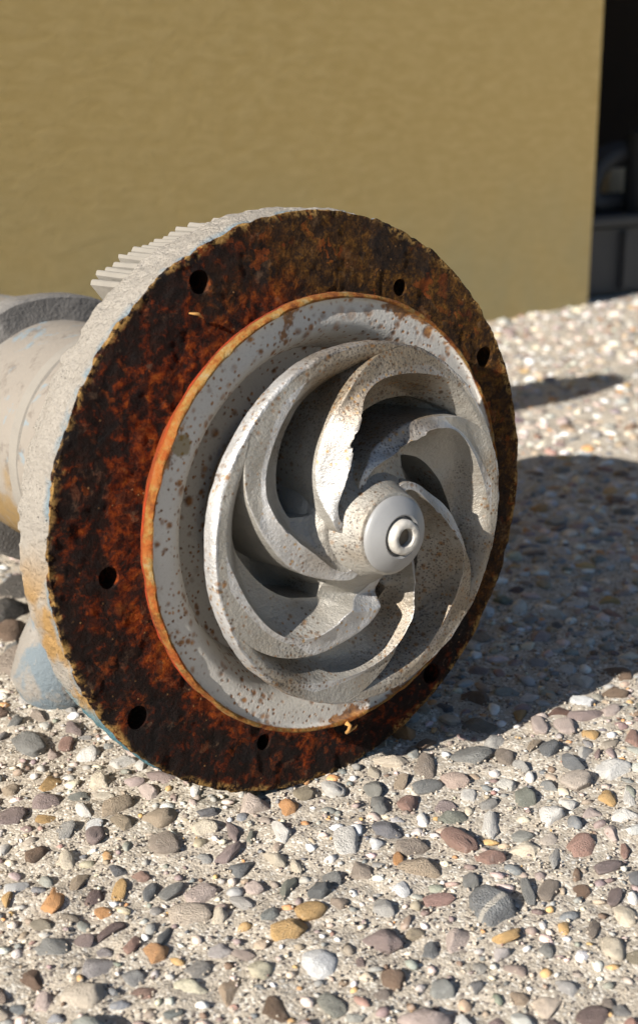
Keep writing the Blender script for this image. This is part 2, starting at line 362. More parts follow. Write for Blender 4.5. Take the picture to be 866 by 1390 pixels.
M = dict(wall=m_wall(), ground=m_ground(), stone=m_stone('river_stone', False), veined=m_stone('veined_stone', False, True), grit=m_stone('loose_aggregate', True),
         rust=m_rust(), crust=m_crust(), plate=m_plate(), cast=m_cast('spotted_cast_metal', (0.275, 0.255, 0.22), (0.40, 0.38, 0.345)),
         bare=m_cast('worn_bare_metal', (0.42, 0.415, 0.41), (0.54, 0.53, 0.52), True), body=m_body(),
         cap=m_simple('satin_grey_cap', (0.24, 0.24, 0.242), (0.30, 0.298, 0.295), 60, 0.5, 0.2, 0.2, 0.0006),
         bolt=m_simple('chalky_white_bolt', (0.36, 0.335, 0.295), (0.52, 0.50, 0.465), 160, 0.6, 0.1, 0.5, 0.001),
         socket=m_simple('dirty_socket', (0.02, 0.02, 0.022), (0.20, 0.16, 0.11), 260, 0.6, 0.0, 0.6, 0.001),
         flake=m_simple('orange_rust_flake', (0.35, 0.16, 0.04), (0.50, 0.28, 0.09), 200, 0.8),
         fins=m_simple('dusty_fins', (0.18, 0.165, 0.145), (0.26, 0.24, 0.21), 50, 0.9, 0.0, 0.5, 0.002),
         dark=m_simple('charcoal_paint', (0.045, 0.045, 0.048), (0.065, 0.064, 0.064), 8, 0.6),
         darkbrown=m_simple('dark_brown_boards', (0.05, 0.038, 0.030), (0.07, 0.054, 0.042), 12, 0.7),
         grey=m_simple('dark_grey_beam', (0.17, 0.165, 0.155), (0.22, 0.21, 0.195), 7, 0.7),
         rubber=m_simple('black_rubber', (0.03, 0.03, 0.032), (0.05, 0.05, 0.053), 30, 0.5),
         carton=m_simple('beige_carton', (0.62, 0.49, 0.33), (0.70, 0.57, 0.40), 14, 0.8),
         shade_grey=m_simple('shade_grey_metal', (0.07, 0.066, 0.062), (0.26, 0.245, 0.23), 45, 0.8, 0.0, 0.6, 0.003),  # mottled metal, shade of the end flange face put into its dark colour
         foot=m_foot(),
         steel=m_simple('weathered_steel', (0.20, 0.17, 0.14), (0.30, 0.26, 0.22), 20, 0.7, 0.2))

# ================================================================== THE SETTING
# ---- ground: one sheet, dense where the camera is close
def axis(dense0, dense1, step, far0, far1):
    a = list(np.arange(dense0, dense1, step)); x = dense1; st = step
    while x < far1: a.append(x); st *= 1.16; x += st
    a.append(far1); x = dense0; st = step; b = []
    while x > far0: st *= 1.16; x -= st; b.append(max(x, far0))
    return np.unique(np.array(b + a))
gx = axis(-0.52, 0.72, 0.004, -60, 60); gy = axis(0.40, 1.55, 0.004, -60, 120)
GX, GY = np.meshgrid(gx, gy, indexing='ij')
P2 = np.stack([GX.ravel(), GY.ravel(), np.zeros(GX.size)], 1)
def ground_z(x, y):
    p = np.stack([np.atleast_1d(x), np.atleast_1d(y), np.zeros(np.size(x))], 1).astype(float)
    return 0.0016 * fbm(p * 45, 2, 5) + 0.0018 * vnoise(p * 11, 6)
fade = np.clip(1.0 - (np.hypot(P2[:, 0], P2[:, 1] - 0.9) - 2.0) / 2.0, 0, 1)
P2[:, 2] = fade * (ground_z(P2[:, 0], P2[:, 1]) + 0.0009 * fbm(P2 * 170, 2, 9)) - 0.001
nx, ny = len(gx), len(gy)
I = (np.arange(nx - 1)[:, None] * ny + np.arange(ny - 1)[None, :]).ravel()
T = np.concatenate([np.stack([I, I + ny, I + ny + 1], 1), np.stack([I, I + ny + 1, I + 1], 1)])
ground = link('ground', tri_mesh('ground', P2, T), None, [M['ground']]); tag(ground, kind='structure')

# ---- building with the ochre wall and the open, dark bay at its corner
WA = R_(44.5); G0 = Vector((0.585, 2.872, 0)); WD = Vector((math.cos(WA), math.sin(WA), 0)); WNr = Vector((math.sin(WA), -math.cos(WA), 0))
WROT = Matrix((WD, -WNr, Vector((0, 0, 1)))).transposed().to_4x4()      # local x along wall, local y into the building
bld = empty('plastered_building', G0, WROT); tag(bld, 'ochre rough plastered building wall behind the pump', 'building')
bm = bmesh.new(); box_bm(bm, (-4.0, 1.1, 1.35), (8.0, 2.2, 2.74)); bmesh.ops.bevel(bm, geom=[e for e in bm.edges if abs(e.verts[0].co.z - e.verts[1].co.z) > 1 and e.verts[0].co.y < 0.01], offset=0.008, segments=3, affect='EDGES')
me = bpy.data.meshes.new('wall'); bm.to_mesh(me); bm.free(); link('wall', me, bld, [M['wall']])
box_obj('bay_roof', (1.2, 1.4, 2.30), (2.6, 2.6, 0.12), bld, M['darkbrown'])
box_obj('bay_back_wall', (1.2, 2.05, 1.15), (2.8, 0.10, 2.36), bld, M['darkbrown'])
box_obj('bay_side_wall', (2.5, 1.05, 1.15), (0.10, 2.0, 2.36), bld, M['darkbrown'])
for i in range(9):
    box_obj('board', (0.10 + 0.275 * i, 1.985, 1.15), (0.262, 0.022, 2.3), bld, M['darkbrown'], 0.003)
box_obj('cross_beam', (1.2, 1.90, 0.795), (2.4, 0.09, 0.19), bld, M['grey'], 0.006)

# bay contents, turned a little against the wall
BA = R_(36.5); BD = Vector((math.cos(BA), math.sin(BA), 0)); BN = Vector((-math.sin(BA), math.cos(BA), 0))
BROT = Matrix((BD, BN, Vector((0, 0, 1)))).transposed().to_4x4()
chest = empty('storage_chest', G0 + BN * 0.045 - BD * 0.02, BROT); tag(chest, 'low charcoal storage chest in the dark bay past the wall corner', 'chest')
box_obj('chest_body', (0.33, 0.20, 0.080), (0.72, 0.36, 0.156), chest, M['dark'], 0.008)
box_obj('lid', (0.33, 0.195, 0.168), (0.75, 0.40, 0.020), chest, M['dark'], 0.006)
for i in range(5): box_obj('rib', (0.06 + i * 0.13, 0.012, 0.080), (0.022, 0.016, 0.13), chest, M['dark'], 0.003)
CH = G0 + BN * 0.045 - BD * 0.02
hose = empty('coiled_hose', CH + Vector((0, 0, 0.178)), BROT); tag(hose, 'black rubber hose loop standing on the charcoal chest', 'hose')
for k, (rr, yy) in enumerate(((0.124, 0.115), (0.130, 0.14))):
    pts = [(0.290 + 0.85 * rr * math.cos(t), yy + 0.006 * math.sin(3 * t), max(0.022, 0.034 + (rr - 0.026) * math.sin(t))) for t in np.linspace(-0.5 * math.pi, 1.5 * math.pi, 49)]
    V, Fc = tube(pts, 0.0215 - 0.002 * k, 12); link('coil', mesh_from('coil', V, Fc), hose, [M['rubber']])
crt = empty('carton', CH + Vector((0, 0, 0.178)), BROT); tag(crt, 'small beige carton behind the black hose loop', 'carton')
box_obj('carton_box', (0.41, 0.25, 0.044), (0.15, 0.10, 0.086), crt, M['carton'], 0.003)
box_obj('flap', (0.41, 0.225, 0.0885), (0.145, 0.046, 0.003), crt, M['carton'], 0.0)
cnt = empty('canister', CH + BD * 0.325 + BN * 0.065 + Vector((0, 0, 0.178)), BROT); tag(cnt, 'black upright canister beside the carton on the chest', 'canister')
rev_obj('canister_body', [(0.0, 0), (0.055, 0), (0.06, 0.01), (0.06, 0.16), (0.052, 0.18), (0.03, 0.19), (0.03, 0.21), (0.0, 0.21)], cnt, M['rubber'], 40)
rev_obj('canister_cap', [(0.0, 0.235), (0.034, 0.235), (0.036, 0.23), (0.036, 0.205), (0.0, 0.205)], cnt, M['dark'], 32)

# ================================================================== THE PUMP
FR = 0.175
C = Vector((-0.00251, 0.75857, 0.1749)); nv = Vector((0.62077, -0.78326, 0.0338)).normalized()
uv = Vector((0.78371, 0.62113, 0)).normalized(); vv = nv.cross(uv).normalized()
PROT = Matrix((uv, vv, nv)).transposed().to_4x4()
pump = empty('pump', C - vv * FR, PROT)
tag(pump, 'rusty pump lying on the concrete with its round flange and pale impeller facing out', 'pump')
PL = (0, FR, 0)

# ---- flange: displaced ring, then drilled
def make_flange():
    seg = 720
    prof = [(0.119, -0.0005)] + [(0.119 + 0.0555 * k / 44, 0.0) for k in range(45)] + [(0.1747, -0.0006), (0.1752, -0.002)] + [(0.1756, -0.002 - 0.0042 * k) for k in range(1, 8)] + [(0.1752, -0.0335), (0.1730, -0.0350), (0.16, -0.0352), (0.13, -0.0354), (0.119, -0.0356)]
    V, Fc = revolve(prof, seg, True); V = np.array(V)
    rad = np.hypot(V[:, 0], V[:, 1]); er = np.stack([V[:, 0] / rad, V[:, 1] / rad, 0 * rad], 1)
    face = (V[:, 2] > -0.001)
    h = 0.00045 * fbm(V * 110, 4, 3) + 0.0005 * vnoise(V * 22, 4)
    crater = fbm(V * 48, 3, 40); h = h - 0.0005 * sstep(0.25, 0.6, crater) - 0.0008 * sstep(0.171, 0.175, rad) * np.clip(fbm(V * 130, 2, 8), -0.2, 1)
    V[:, 2] += np.where(face, h, 0.0)
    rim = (~face) & (rad > 0.17)
    d = 0.0010 * fbm(V * 60, 4, 12) + 0.0006 * fbm(V * 260, 2, 13) - 0.0016 * sstep(0.35, 0.6, fbm(V * 90, 2, 14))
    V += er * np.where(rim, d, np.where(face & (rad > 0.172), 0.0006 * fbm(V * 120, 2, 15), 0))[:, None]
    me = mesh_from('flange', V, Fc, True)
    fix_normals(me)
    o = link('flange', me, pump, [M['rust'], M['crust']], PL)
    bm = bmesh.new()
    for r, a, hr in ((0.1590, 118, 0.0075), (0.1600, 217, 0.0078), (0.1610, 28, 0.0078), (0.1615, 306, 0.0080), (0.1405, 185, 0.0070), (0.1440, 61, 0.0060), (0.1440, 253, 0.0058), (0.1440, 330, 0.0058)):
        rr = bmesh.ops.create_cone(bm, cap_ends=True, segments=28, radius1=hr * 0.86, radius2=hr * 0.90, depth=0.09)
        bmesh.ops.translate(bm, verts=rr['verts'], vec=(r * math.cos(R_(a)), r * math.sin(R_(a)), -0.004))
    cm = bpy.data.meshes.new('cut'); bm.to_mesh(cm); bm.free(); co = bpy.data.objects.new('cut', cm); col.objects.link(co); co.parent = pump; co.location = PL
    mod = o.modifiers.new('b', 'BOOLEAN'); mod.operation = 'DIFFERENCE'; mod.object = co; mod.solver = 'EXACT'
    bpy.context.view_layer.update()
    ev = o.evaluated_get(bpy.context.evaluated_depsgraph_get())
    nm = bpy.data.meshes.new_from_object(ev); o.modifiers.clear(); o.data = nm; nm.name = 'flange'
    bpy.data.objects.remove(co); bpy.data.meshes.remove(cm)
    idx = []
    for p in nm.polygons:
        c = p.center; rc_ = math.hypot(c.x, c.y); idx.append(1 if (rc_ > 0.1705 and c.z < -0.0022) or c.z < -0.0330 else 0)
    nm.polygons.foreach_set('material_index', idx); nm.polygons.foreach_set('use_smooth', [True] * len(nm.polygons)); sharp(nm, 48)
    return o
flange = make_flange()

# ---- cover plate with the dished recess
def make_plate():
    prof = [(0.1190, -0.004), (0.1195, 0.0130), (0.1280, 0.0155), (0.1296, 0.0168), (0.1302, 0.0188), (0.1302, 0.0215), (0.1296, 0.0245), (0.1286, 0.0254), (0.1276, 0.0252), (0.1268, 0.0240), (0.1262, 0.0226), (0.1250, 0.0222)]
    for t in np.linspace(0, 1, 6): prof.append((0.1235 - 0.0050 * t, 0.0221))
    for t in np.linspace(0.06, 1, 20): prof.append((0.1180 - 0.0215 * t, 0.0221 - 0.0320 * t ** 3))
    prof += [(0.0955, -0.014), (0.085, -0.018), (0.070, -0.018), (0.0, -0.018)]
    V, Fc = revolve(prof, 360); V = np.array(V); rad = np.hypot(V[:, 0], V[:, 1])
    er = np.stack([V[:, 0] / np.maximum(rad, 1e-6), V[:, 1] / np.maximum(rad, 1e-6), 0 * rad], 1)
    k = sstep(0.125, 0.1285, rad)
    V += er * (k * (0.0005 * fbm(V * 95, 3, 21) - 0.0007 * sstep(0.3, 0.6, fbm(V * 70, 2, 22))))[:, None]
    V[:, 2] += 0.0005 * k * fbm(V * 150, 2, 23)
    me = mesh_from('cover_plate', V, Fc); fix_normals(me)
    o = link('cover_plate', me, pump, [M['plate']], PL); sharp(me, 50); return o
plate = make_plate()

# ---- impeller: hub and rim body, six vanes cut by spiral channels, cap, bolt
imp_prof = [(0.0, 0.0706), (0.0224, 0.0706), (0.0234, 0.0700), (0.0243, 0.0670), (0.0256, 0.0625), (0.0275, 0.0575), (0.0305, 0.0530), (0.0345, 0.0480), (0.0385, 0.0430), (0.0415, 0.0370), (0.0430, 0.0300), (0.0440, 0.0200), (0.046, 0.004), (0.05, -0.006), (0.07, -0.008), (0.076, -0.004), (0.080, 0.020), (0.090, 0.033), (0.1035, 0.0388), (0.1050, 0.0400), (0.1052, 0.0415)]
def make_impeller():
    seg = 360; prof = imp_prof + [(0.1053, 0.0455), (0.1051, 0.0490), (0.1044, 0.0500), (0.1030, 0.0502), (0.1005, 0.0496)]
    V, Fc = revolve(prof, seg); V = np.array(V); rad = np.hypot(V[:, 0], V[:, 1]); th = np.degrees(np.arctan2(V[:, 1], V[:, 0]))
    er = np.stack([V[:, 0] / np.maximum(rad, 1e-6), V[:, 1] / np.maximum(rad, 1e-6), 0 * rad], 1)
    k = sstep(0.1015, 0.104, rad) * sstep(0.038, 0.046, V[:, 2])
    p1 = np.stack([np.cos(np.radians(th)), np.sin(np.radians(th)), 0 * th], 1)
    V[:, 2] += k * (0.0013 * fbm(p1 * 2.6, 2, 31) + 0.0005 * fbm(V * 160, 2, 32))
    V += er * (sstep(0.10, 0.104, rad) * (0.0011 * vnoise(p1 * 2.2, 33) + 0.0004 * fbm(V * 120, 2, 34)))[:, None]
    me = mesh_from('impeller', V, Fc); fix_normals(me)
    o = link('impeller', me, pump, [M['cast'], M['bare']], PL)
    me.polygons.foreach_set('material_index', [1 if (math.hypot(p.center.x, p.center.y) > 0.103 and p.center.z > 0.038) else 0 for p in me.polygons])
    sharp(me, 40); return o
impeller = make_impeller()
B1r = np.array([30, 34, 38, 42, 52, 64, 73, 80, 84, 88, 92, 98, 102, 107]) / 1e3; B1t = np.array([226, 213, 202, 191, 179, 170, 163.5, 157, 150, 139, 128, 117, 109, 101.0])
B2r = np.array([30, 36, 40, 46, 53, 60, 68, 80, 90, 98, 104, 107]) / 1e3; B2t = np.array([238, 224, 216, 207, 198.5, 190.5, 181, 168.5, 159.5, 150, 140, 133.0])
def smooth_tab(r, R0, T0):
    w = np.linspace(-0.0055, 0.0055, 9); k = np.exp(-(w / 0.0032) ** 2); k /= k.sum()
    return sum(kk * np.interp(r + ww, R0, T0) for kk, ww in zip(k, w))
VANES = [  # rotation, edge-2 shift, edge-1 shift, chip, height tweak, twist of the top, tip drop, tip widening
    (0.0, 0.0, 0.0, 0.5, 0.0, 0.0035, 0.0, 0.0),          # left
    (62.0, 5.0, 2.0, 0.5, 0.0005, 0.002, 0.011, 5.0),       # lower left, free round tip
    (118.0, -4.0, 6.0, 0.7, -0.0010, 0.006, 0.006, -2.5),  # bottom, worn thin
    (175.0, -6.0, 0.0, 0.7, 0.0, 0.006, 0.0, 0.0),         # right
    (238.0, -3.0, 2.0, 0.8, -0.0015, 0.006, 0.0, 0.0),     # upper right
    (296.0, -2.0, 0.0, 2.3, 0.0012, 0.013, 0.0, 1.0),      # top, chipped and twisted
]
SLr = np.array([30, 38, 42, 50, 59, 68, 75, 83, 90, 107]) / 1e3; SLx = np.array([0.5, 0.58, 0.60, 0.62, 0.55, 0.42, 0.32, 0.24, 0.17, 0.15])
def make_vane(i):
    rot, e2, e1, chip, dz, twist, tipd, tipw = VANES[i]
    nr = 170; r = np.linspace(0.1035, 0.0275, nr)
    nxt = VANES[(i + 1) % 6]; rot_n = nxt[0] + (360 if i == 5 else 0)
    mm2deg = np.degrees(0.001 / r)
    def noise_r(sc, seed): return fbm(np.stack([r * 1000 / sc, 0 * r + 3.7 * seed, 0 * r], 1), 3, seed)
    def edge1(v, k, rough=True):
        ch = v[3] * np.clip(noise_r(6.5, 50 + k) * 1.7, -1.0, 0.4) * sstep(0.040, 0.047, r) * (1 - sstep(0.068, 0.076, r))
        if not rough: ch = 0 * ch
        return smooth_tab(r, B1r, B1t) + v[0] + v[2] * sstep(0.10, 0.06, r) + (-ch * 1.6 + 0.3 * noise_r(14, 70 + k)) * mm2deg
    th1 = edge1(VANES[i], i); th1s = edge1(VANES[i], i, False); th1ns = edge1(nxt, (i + 1) % 6, False) + (360 if i == 5 else 0)
    th1n = edge1(nxt, (i + 1) % 6) + (360 if i == 5 else 0)
    th2 = smooth_tab(r, B2r, B2t) + rot + e2 * sstep(0.107, 0.07, r) * sstep(0.028, 0.05, r) + 0.4 * noise_r(16, 90 + i) * mm2deg + tipw * mm2deg * np.exp(-((r - 0.053) / 0.009) ** 2)
    th2 = np.maximum(th2, th1 + 3.5 * mm2deg)
    top = 0.0502 + 0.0045 * sstep(0.104, 0.065, r) + dz * sstep(0.104, 0.09, r) + 0.0030 * sstep(0.050, 0.030, r) + 0.0004 * noise_r(16, 110 + i) - tipd * sstep(0.049, 0.040, r)
    topn = 0.0502 + 0.0045 * sstep(0.104, 0.065, r) + nxt[4] * sstep(0.104, 0.09, r) + 0.0030 * sstep(0.050, 0.030, r) + 0.0004 * noise_r(16, 110 + (i + 1) % 6) - nxt[6] * sstep(0.049, 0.040, r)
    tw = lambda v: v[5] * sstep(0.033, 0.045, r) * (1 - sstep(0.066, 0.086, r))
    t1, t2 = top + 0.5 * tw(VANES[i]), top - 0.5 * tw(VANES[i]); tn = topn + 0.5 * tw(nxt)
    dep = sstep(0.1005, 0.080, r) * (1 - 0.66 * sstep(0.058, 0.030, r))
    slotk = sstep(0.0925, 0.0865, r) * sstep(0.0385, 0.0435, r)          # the slot closes at both ends
    wid = np.sqrt(np.clip((0.0925 - r) / 0.012, 0, 1)) * np.sqrt(np.clip((r - 0.0385) / 0.010, 0, 1))
    xs = np.interp(r, SLr, SLx) * wid
    bowl = 0.0200 * dep; deep = bowl + (0.027 * dep + 0.002) * slotk * (1 - 0.6 * sstep(0.070, 0.082, r))
    rows = []; mat_row = []
    def add(t, z, m): rows.append((t, z)); mat_row.append(m)
    W = th1ns - th2
    # top of the vane
    add(th1 + 0.10 * mm2deg, t1 - 0.0007 * dep, 1); add(th1 + 0.5 * mm2deg * dep, t1 - 0.0001, 1)
    for x in np.linspace(0.08, 0.92, 11):
        tt = th1s + (th2 - th1s) * x + (th1 - th1s) * (1 - x) ** 5; xx = (tt - th1s) / (th2 - th1s)
        add(tt, t1 + (t2 - t1) * xx - 0.0006 * dep * np.sin(math.pi * x), 1 if x < 0.3 else 2)
    add(th2 - 0.5 * mm2deg * dep, t2 - 0.0002 * dep, 1); add(th2, t2 - 0.0010 * dep, 0)
    # steep wall down to the slot
    for x in np.linspace(0.08, 1, 11):
        add(th2 + (0.6 + 2.2 * x * x) * mm2deg * dep * np.clip(W / 10, 0.1, 1) * (x ** 0.5), t2 - 0.001 * dep - (deep - 0.001 * dep) * x, 0)
    a0 = th2 + 2.8 * mm2deg * dep * np.clip(W / 10, 0.1, 1)
    sx = np.maximum(th2 + W * xs, a0 + 0.2 * mm2deg)
    for x in np.linspace(0.15, 0.92, 6): add(a0 + (sx - a0) * x, t2 - deep - 0.0012 * slotk * np.sin(math.pi * x), 0)
    base = t2 + (tn - t2) * np.clip((sx - th2) / np.maximum(W, 1e-3), 0, 1)
    for x in (0.0, 0.35, 0.7, 0.93): add(sx - (1 - x) * 0.9 * mm2deg * slotk * 0.5, (t2 - deep) * (1 - x) + (base - bowl) * x, 0)
    add(sx + 0.25 * mm2deg, base - bowl + 0.0002, 0)
    # concave wall of the bowl up to the working edge of the next vane
    for x in np.linspace(0.05, 1, 24):
        y = x ** 0.8
        zt = (base - bowl) + (tn - 0.0007 * dep - (base - bowl)) * (0.22 * y + 0.40 * y ** 2 + 0.38 * y ** 5)
        add(sx + 0.25 * mm2deg + (th1ns + 0.10 * mm2deg - sx - 0.25 * mm2deg) * y + (th1n - th1ns) * y ** 9, zt, 0)
    m = len(rows); V = np.zeros((m, nr, 3))
    for k, (t, z) in enumerate(rows):
        tr = np.radians(t); V[k, :, 0] = r * np.cos(tr); V[k, :, 1] = r * np.sin(tr); V[k, :, 2] = z
    V = V.reshape(-1, 3)
    V[:, 2] += 0.0003 * fbm(V * 90, 2, 130)
    Fc = [(k * nr + j, (k + 1) * nr + j, (k + 1) * nr + j + 1, k * nr + j + 1) for k in range(m - 1) for j in range(nr - 1)]
    me = mesh_from('vane', V, Fc)
    bm = bmesh.new(); bm.from_mesh(me); bm.normal_update()
    if sum(f.normal.z * f.calc_area() for f in bm.faces) < 0: bmesh.ops.reverse_faces(bm, faces=bm.faces)
    bm.to_mesh(me); bm.free()
    o = link('vane', me, impeller, [M['cast'], M['bare']])
    mi = []
    for k in range(m - 1):
        for j in range(nr - 1):
            v = mat_row[k]; mi.append(1 if (v == 1 or (v == 2 and r[j] < 0.080)) and r[j] < 0.099 else 0)
    me.polygons.foreach_set('material_index', mi); me.polygons.foreach_set('use_smooth', [True] * len(me.polygons)); sharp(me, 52)
    return o
for i in range(6): make_vane(i)
rev_obj('hub_cap', [(0.0, 0.0745), (0.0112, 0.0745), (0.0117, 0.0776), (0.0125, 0.0780), (0.0150, 0.0769), (0.0195, 0.0741), (0.0214, 0.0727), (0.0219, 0.0718), (0.0219, 0.0708), (0.0, 0.0708)], impeller, M['cap'], 96, 45, rough=0.0001)
bolt = rev_obj('bolt', [(0.0052, 0.0760), (0.0052, 0.0808), (0.0057, 0.0818), (0.0078, 0.0822), (0.0093, 0.0815), (0.0099, 0.0800), (0.0100, 0.0744)], impeller, M['bolt'], 48, 50, rough=0.0003, rs=300)
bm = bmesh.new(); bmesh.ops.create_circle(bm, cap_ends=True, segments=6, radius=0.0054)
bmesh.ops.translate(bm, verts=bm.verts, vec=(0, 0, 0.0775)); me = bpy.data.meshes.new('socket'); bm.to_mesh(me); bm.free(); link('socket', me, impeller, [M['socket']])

# ---- casing behind the flange
rev_obj('casing_neck', [(0.1290, -0.0352), (0.136, -0.038), (0.140, -0.045), (0.140, -0.090), (0.132, -0.105), (0.112, -0.118), (0.098, -0.128), (0.0, -0.128)], pump, M['body'], 128, 40, PL, 0.0008, 25)
bm = bmesh.new(); box_bm(bm, (0, 0, 0), (0.0038, 0.022, 0.046)); bmesh.ops.bevel(bm, geom=list(bm.edges), offset=0.0015, segments=1, affect='EDGES')
fin_me = bpy.data.meshes.new('fin'); bm.to_mesh(fin_me); bm.free()
rnd = random.Random(4)
for k in range(30):
    a = R_(70 + 1.85 * k)
    o = link('fin', fin_me, pump, [M['fins']]); rr = 0.1565 + 0.007 * max(0, 1 - k / 16) + rnd.uniform(-0.0016, 0.0010)
    o.location = (rr * math.cos(a), FR + rr * math.sin(a), -0.064); o.rotation_euler = (rnd.uniform(-.03, .03), 0, a - math.pi / 2 + rnd.uniform(-.10, .10))
    o.scale = (rnd.uniform(0.7, 1.35), 1.0, rnd.uniform(0.94, 1.03))
    if k == 0: o['label'] = 'dusty cooling fin on the collar behind the flange'
rev_obj('casing_barrel', [(0.0, -0.127), (0.086, -0.127), (0.0875, -0.135), (0.0865, -0.21), (0.0855, -0.322), (0.0, -0.322)], pump, M['body'], 128, 40, PL, 0.0012, 22)
rev_obj('band_clamp', [(0.0868, -0.214), (0.0885, -0.215), (0.0888, -0.226), (0.0868, -0.227)], pump, M['fins'], 128, 30, PL)
rev_obj('end_flange', [(0.05, -0.318), (0.1035, -0.318), (0.1055, -0.320), (0.106, -0.338), (0.104, -0.342), (0.05, -0.342)], pump, M['shade_grey'], 128, 40, PL, 0.0014, 30)
rev_obj('motor_end', [(0.0, -0.340), (0.095, -0.340), (0.097, -0.35), (0.096, -0.50), (0.085, -0.525), (0.0, -0.53)], pump, M['body'], 96, 40, PL, 0.001, 22)
# added nozzle and flange, hidden on the far side, shaped to cast the round shadow
rotx = Matrix.Rotation(math.pi / 2, 4, 'Y')
for nm_, pf in (('shadow_nozzle', [(0.062, 0.05), (0.062, 0.165), (0.070, 0.180)]), ('shadow_nozzle_flange', [(0.055, 0.176), (0.119, 0.176), (0.121, 0.178), (0.121, 0.196), (0.119, 0.198), (0.055, 0.198), (0.055, 0.176)])):
    o = rev_obj(nm_, pf, pump, M['body'], 96, 40); o.matrix_local = Matrix.Translation((0, FR + 0.030, -0.285)) @ rotx
box_obj('shadow_fill_box', (0.080, FR + 0.020, -0.150), (0.15, 0.176, 0.19), pump, M['body'], 0.006)  # added hidden block, closes a lit gap in the pump's shadow
# tapered foot under the barrel, blue paint under dust
V, Fc = tube([(-0.035, FR - 0.075, -0.205), (-0.05, FR - 0.10, -0.208), (-0.062, FR - 0.135, -0.212), (-0.070, FR - 0.160, -0.215), (-0.073, FR - 0.1715, -0.216)], [0.024, 0.029, 0.034, 0.034, 0.024], 40)
me = mesh_from('foot', V, Fc); fix_normals(me); sharp(me, 50); o = link('foot', me, pump, [M['foot']]); o['label'] = 'tapered foot with blue paint under dust'

# ---- rust curl and flakes on the face
def disc_pt(r, a, z): return (r * math.cos(R_(a)), FR + r * math.sin(R_(a)), z)
V, Fc = tube([disc_pt(0.1285, 270, 0.026), disc_pt(0.1300, 270.5, 0.0285), disc_pt(0.1335, 270.2, 0.0275), disc_pt(0.1365, 271.0, 0.0235), disc_pt(0.1375, 272.6, 0.0215), disc_pt(0.1362, 274.0, 0.0225), disc_pt(0.1345, 274.6, 0.0235)], [0.0016, 0.0013, 0.0011, 0.0012, 0.0010, 0.0008, 0.0004], 7)
o = link('rust_curl', mesh_from('rust_curl', V, Fc), pump, [M['flake']]); o['label'] = 'curled orange rust sliver at the lower plate edge'
V, Fc = tube([disc_pt(0.1505, 124, 0.003), disc_pt(0.1470, 122.5, 0.0036), disc_pt(0.1425, 121.8, 0.003)], [0.0004, 0.0010, 0.0004], 6)
o = link('rust_sliver', mesh_from('rust_sliver', V, Fc), pump, [M['flake']])

# ================================================================== added pipe left of the frame, stand-in caster for the slim shadow
UP = Vector((-0.455, 1.09, 0))
upr = empty('shadow_caster_pipe', UP, Matrix.Rotation(R_(12), 4, 'Z')); tag(upr, 'added unseen pipe with a round flange, stand-in for whatever casts the slim shadow', 'pipe')
rev_obj('pipe', [(0.0, 0.0), (0.016, 0.0), (0.016, 0.50), (0.0, 0.50)], upr, M['steel'], 24)
rev_obj('base_plate', [(0.0, 0.008), (0.055, 0.008), (0.058, 0.006), (0.058, 0.0), (0.0, 0.0)], upr, M['steel'], 40)
o = rev_obj('round_flange', [(0.0, 0.008), (0.106, 0.008), (0.108, 0.006), (0.108, -0.006), (0.106, -0.008), (0.0, -0.008)], upr, M['steel'], 64)
o.location = (0, 0, 0.60); o.rotation_euler = (math.pi / 2, 0, 0)

# ================================================================== STONES
F_, CX_, CY_ = 1804.0, 433.0, 650.0
fw = np.array([0, math.cos(PITCH), -math.sin(PITCH)]); upv = np.array([0, math.sin(PITCH), math.cos(PITCH)])
def px2g(x, y):
    d = fw + np.array([1.0, 0, 0]) * (x - CX_) / F_ + upv * (CY_ - y) / F_
    t = CAM_H / -d[2]; return d[0] * t, d[1] * t
def g2px(x, y, z=0.0):
    dz = z - CAM_H; zz = y * fw[1] + dz * fw[2]
    return CX_ + F_ * x / zz, CY_ - F_ * (y * upv[1] + dz * upv[2]) / zz, zz
COLS = {'w': (0.72, 0.69, 0.64), 'c': (0.62, 0.54, 0.42), 'p': (0.58, 0.47, 0.42), 'm': (0.27, 0.205, 0.195), 'M': (0.17, 0.115, 0.11), 'r': (0.34, 0.20, 0.16),
        't': (0.36, 0.28, 0.20), 'T': (0.27, 0.22, 0.18), 'o': (0.50, 0.31, 0.12), 'O': (0.55, 0.27, 0.10), 'g': (0.23, 0.23, 0.22), 's': (0.145, 0.155, 0.165), 'v': (0.20, 0.21, 0.175), 'k': (0.05, 0.047, 0.045), 'l': (0.40, 0.385, 0.36), 'b': (0.16, 0.10, 0.065)}
